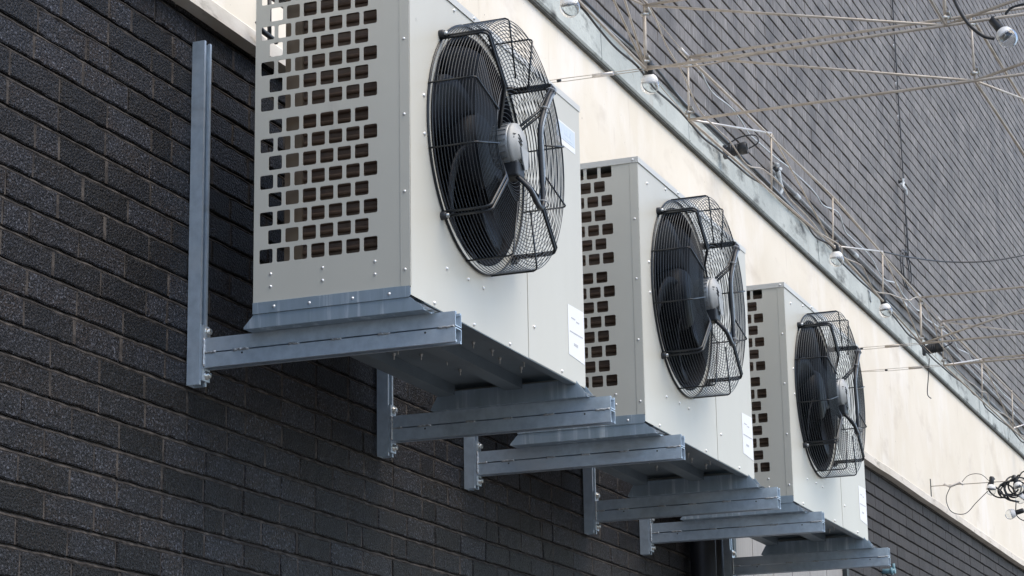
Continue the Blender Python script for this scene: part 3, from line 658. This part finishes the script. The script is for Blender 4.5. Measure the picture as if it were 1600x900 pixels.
bn.tube(smooth_path([(AX, -.24, AZ+.0), (AX, -.30, AZ+.055), (AX, -.38, AZ+.055), (AX, -.44, AZ-.0)], 6), .0022, 5)
bn.tube(smooth_path([(AX, -.18, AZ), (AX, -.14, AZ-.09), (AX, -.17, AZ-.18), (AX, -.26, AZ-.20), (AX, -.34, AZ-.13), (AX, -.42, AZ-.06)], 6), .0028, 5)
bn.tube(smooth_path([(AX, -.44, AZ-.02), (AX, -.50, AZ-.06), (AX, -.54, AZ-.12), (AX, -.62, AZ-.15)], 6), .007, 6)
for k in range(9): loop(-.60+rq.uniform(-.06, .10), AZ-.055+rq.uniform(-.02, .02), rq.uniform(.04, .09), rq.uniform(.04, .075), rq.uniform(-.03, .03), rq.uniform(0, 6), rq.uniform(5, 8)+2, 22, .0055)
for k in range(10): loop(-.82+rq.uniform(-.16, .05), AZ-.035+rq.uniform(-.03, .02), rq.uniform(.06, .15), rq.uniform(.015, .05), rq.uniform(-.03, .03), rq.uniform(0, 6), rq.uniform(5, 8)+1, 22, .006)
for k in range(5): loop(-1.02+rq.uniform(-.08, .08), AZ-.07+rq.uniform(-.05, .02), rq.uniform(.05, .12), rq.uniform(.03, .09), rq.uniform(-.03, .03), rq.uniform(0, 6), rq.uniform(5, 8)+1, 22, .0055)
bn.tube(smooth_path([(AX, -.60, AZ-.14), (AX, -.60, AZ-.24), (AX, -.68, AZ-.285), (AX, -.80, AZ-.27), (AX, -.90, AZ-.14)], 6), .0035, 5)
bn.tube(smooth_path([(AX, -.62, AZ+.0), (AX, -.66, AZ+.05), (AX, -.74, AZ+.05), (AX, -.80, AZ)], 6), .0045, 5)
bn.tube(smooth_path([(AX, -.74, AZ-.17), (AX, -.86, AZ-.21), (AX, -1.0, AZ-.21)], 5), .003, 5)
bn.tube(smooth_path([(AX, -.92, AZ-.05), (AX, -.97, AZ-.2), (AX, -1.02, AZ-.27), (AX, -1.12, AZ-.30)], 5), .005, 5)
tag(bn.build('cable_bundle', 'black'), 'tangled coil of black festoon cable hanging at the lower right edge', 'cable')
for (y, z, rx, lab) in ((-.45, -.02, .1, 'leftmost clear bulb of the tangled string, hanging apart on its loop'), (-.615, -.02, -.4, 'clear bulb at the left inside the tangled string bundle'), (-.60, -.22, 1.35, 'clear bulb lying sideways lowest below the tangled bundle'),
                        (-.66, -.10, .7, 'clear bulb facing down in the lower middle of the tangled bundle'), (-.79, -.02, .1, 'clear bulb hanging in the upper middle of the tangled bundle'), (-.77, -.19, 2.6, 'upturned clear bulb below the middle of the tangled bundle'), (-.97, -.03, .3, 'clear bulb at the right end of the tangled bundle by the picture edge')):
    t = empty('globe_bulb', (AX-.02, y, AZ+z), lab, 'light bulb', 'clear bulbs in the tangled string'); bulb(t, .032); t.rotation_euler = (rx, .1, 0)
# dangling wire end below the farthest stay wires, and a small blue pipe end low on the wall
cb = MB(); p = at(1452, 560, -.5); q = at(1455, 623, -.5); cb.tube(smooth_path([p, (p+q)/2+Vector((0, .012, 0)), q+Vector((.0, .02, .03)), q], 5), .003, 5)
tag(cb.build('wire_end', 'black'), 'loose black wire end dangling below the right spotlight', 'wire')
p = at(1384, 893, -.02); t = empty('pipe_end', p, 'small blue pipe end on the dark wall beside the lowest bracket tip', 'pipe')
MB().tube([(0, .03, 0), (0, -.06, 0)], .016, 12).build('spigot', 'blue_plastic', t); MB().tube([(0, -.03, 0), (0, -.045, 0)], .023, 12).build('collar', 'blue_plastic', t); MB().tube([(0, -.05, .0), (0, -.05, .045)], .009, 8).build('lever', 'blue_plastic', t)

cb = MB(); P0 = [at(421, -10, -.075), at(421, 62, -.075)]; cb.tube(P0, .007, 6); cb.tube(smooth_path([at(402, 34, -.085), at(409, 47, -.085), at(420, 56, -.085), at(432, 66, -.085)], 5), .008, 6)
tag(cb.build('pipe_cable', 'black'), 'dark cable fixed to the band, glimpsed through the top left holes of the nearest unit', 'cable')

def strung(pts, r, m, lab, wob, seed):
    q = random.Random(seed); P = []
    for a, b in zip(pts[:-1], pts[1:]):
        a, b = Vector(a), Vector(b); n = max(3, int((b-a).length/.22))
        for i in range(n): P.append(a.lerp(b, i/n)+Vector((0, q.uniform(-wob, wob), q.uniform(-wob*1.4, wob*.5)-math.sin(PI*i/n)*wob)))
    P.append(Vector(pts[-1])); cb = MB(); cb.tube(smooth_path(P, 4), r, 6); tag(cb.build('festoon_cable', m), lab, 'cable')
strung([(.9, -.58, 3.44), (2.25, -.58, 3.44), (2.80, -.58, 3.41), (4.0, -.58, 3.45), (5.1, -.58, 3.47), (6.2, -.58, 3.44), (7.12, -.58, 3.41), (9.0, -.58, 3.43), (11, -.58, 3.43)], .0045, 'black', 'black festoon cable tied along the lower rods of the frame nearest the wall', .011, 3)
strung([(1.2, -.62, 3.72), (2.28, -.62, 3.69), (2.80, -.62, 3.45), (4.0, -.62, 3.46), (5.1, -.62, 3.48), (6.2, -.62, 3.46), (7.15, -.62, 3.66), (7.75, -.62, 3.44), (9.0, -.62, 3.45), (11, -.62, 3.45)], .0032, 'rod', 'pale twisted wire wandering along the frame nearest the wall', .022, 8)
strung([(4.9, -.035, 4.36), (6.0, -.035, 4.30), (7.4, -.035, 4.36), (9.0, -.035, 4.28), (11, -.035, 4.32), (14, -.035, 4.30)], .005, 'tape', 'pale slack cable draped low on the upper wall above the coping', .02, 12)
strung([(2.27, -1.70, 3.43), (2.30, -1.2, 3.44), (2.28, -.6, 3.44)], .0028, 'rod', 'thin wire running beside the rod that crosses at the top', .012, 5)
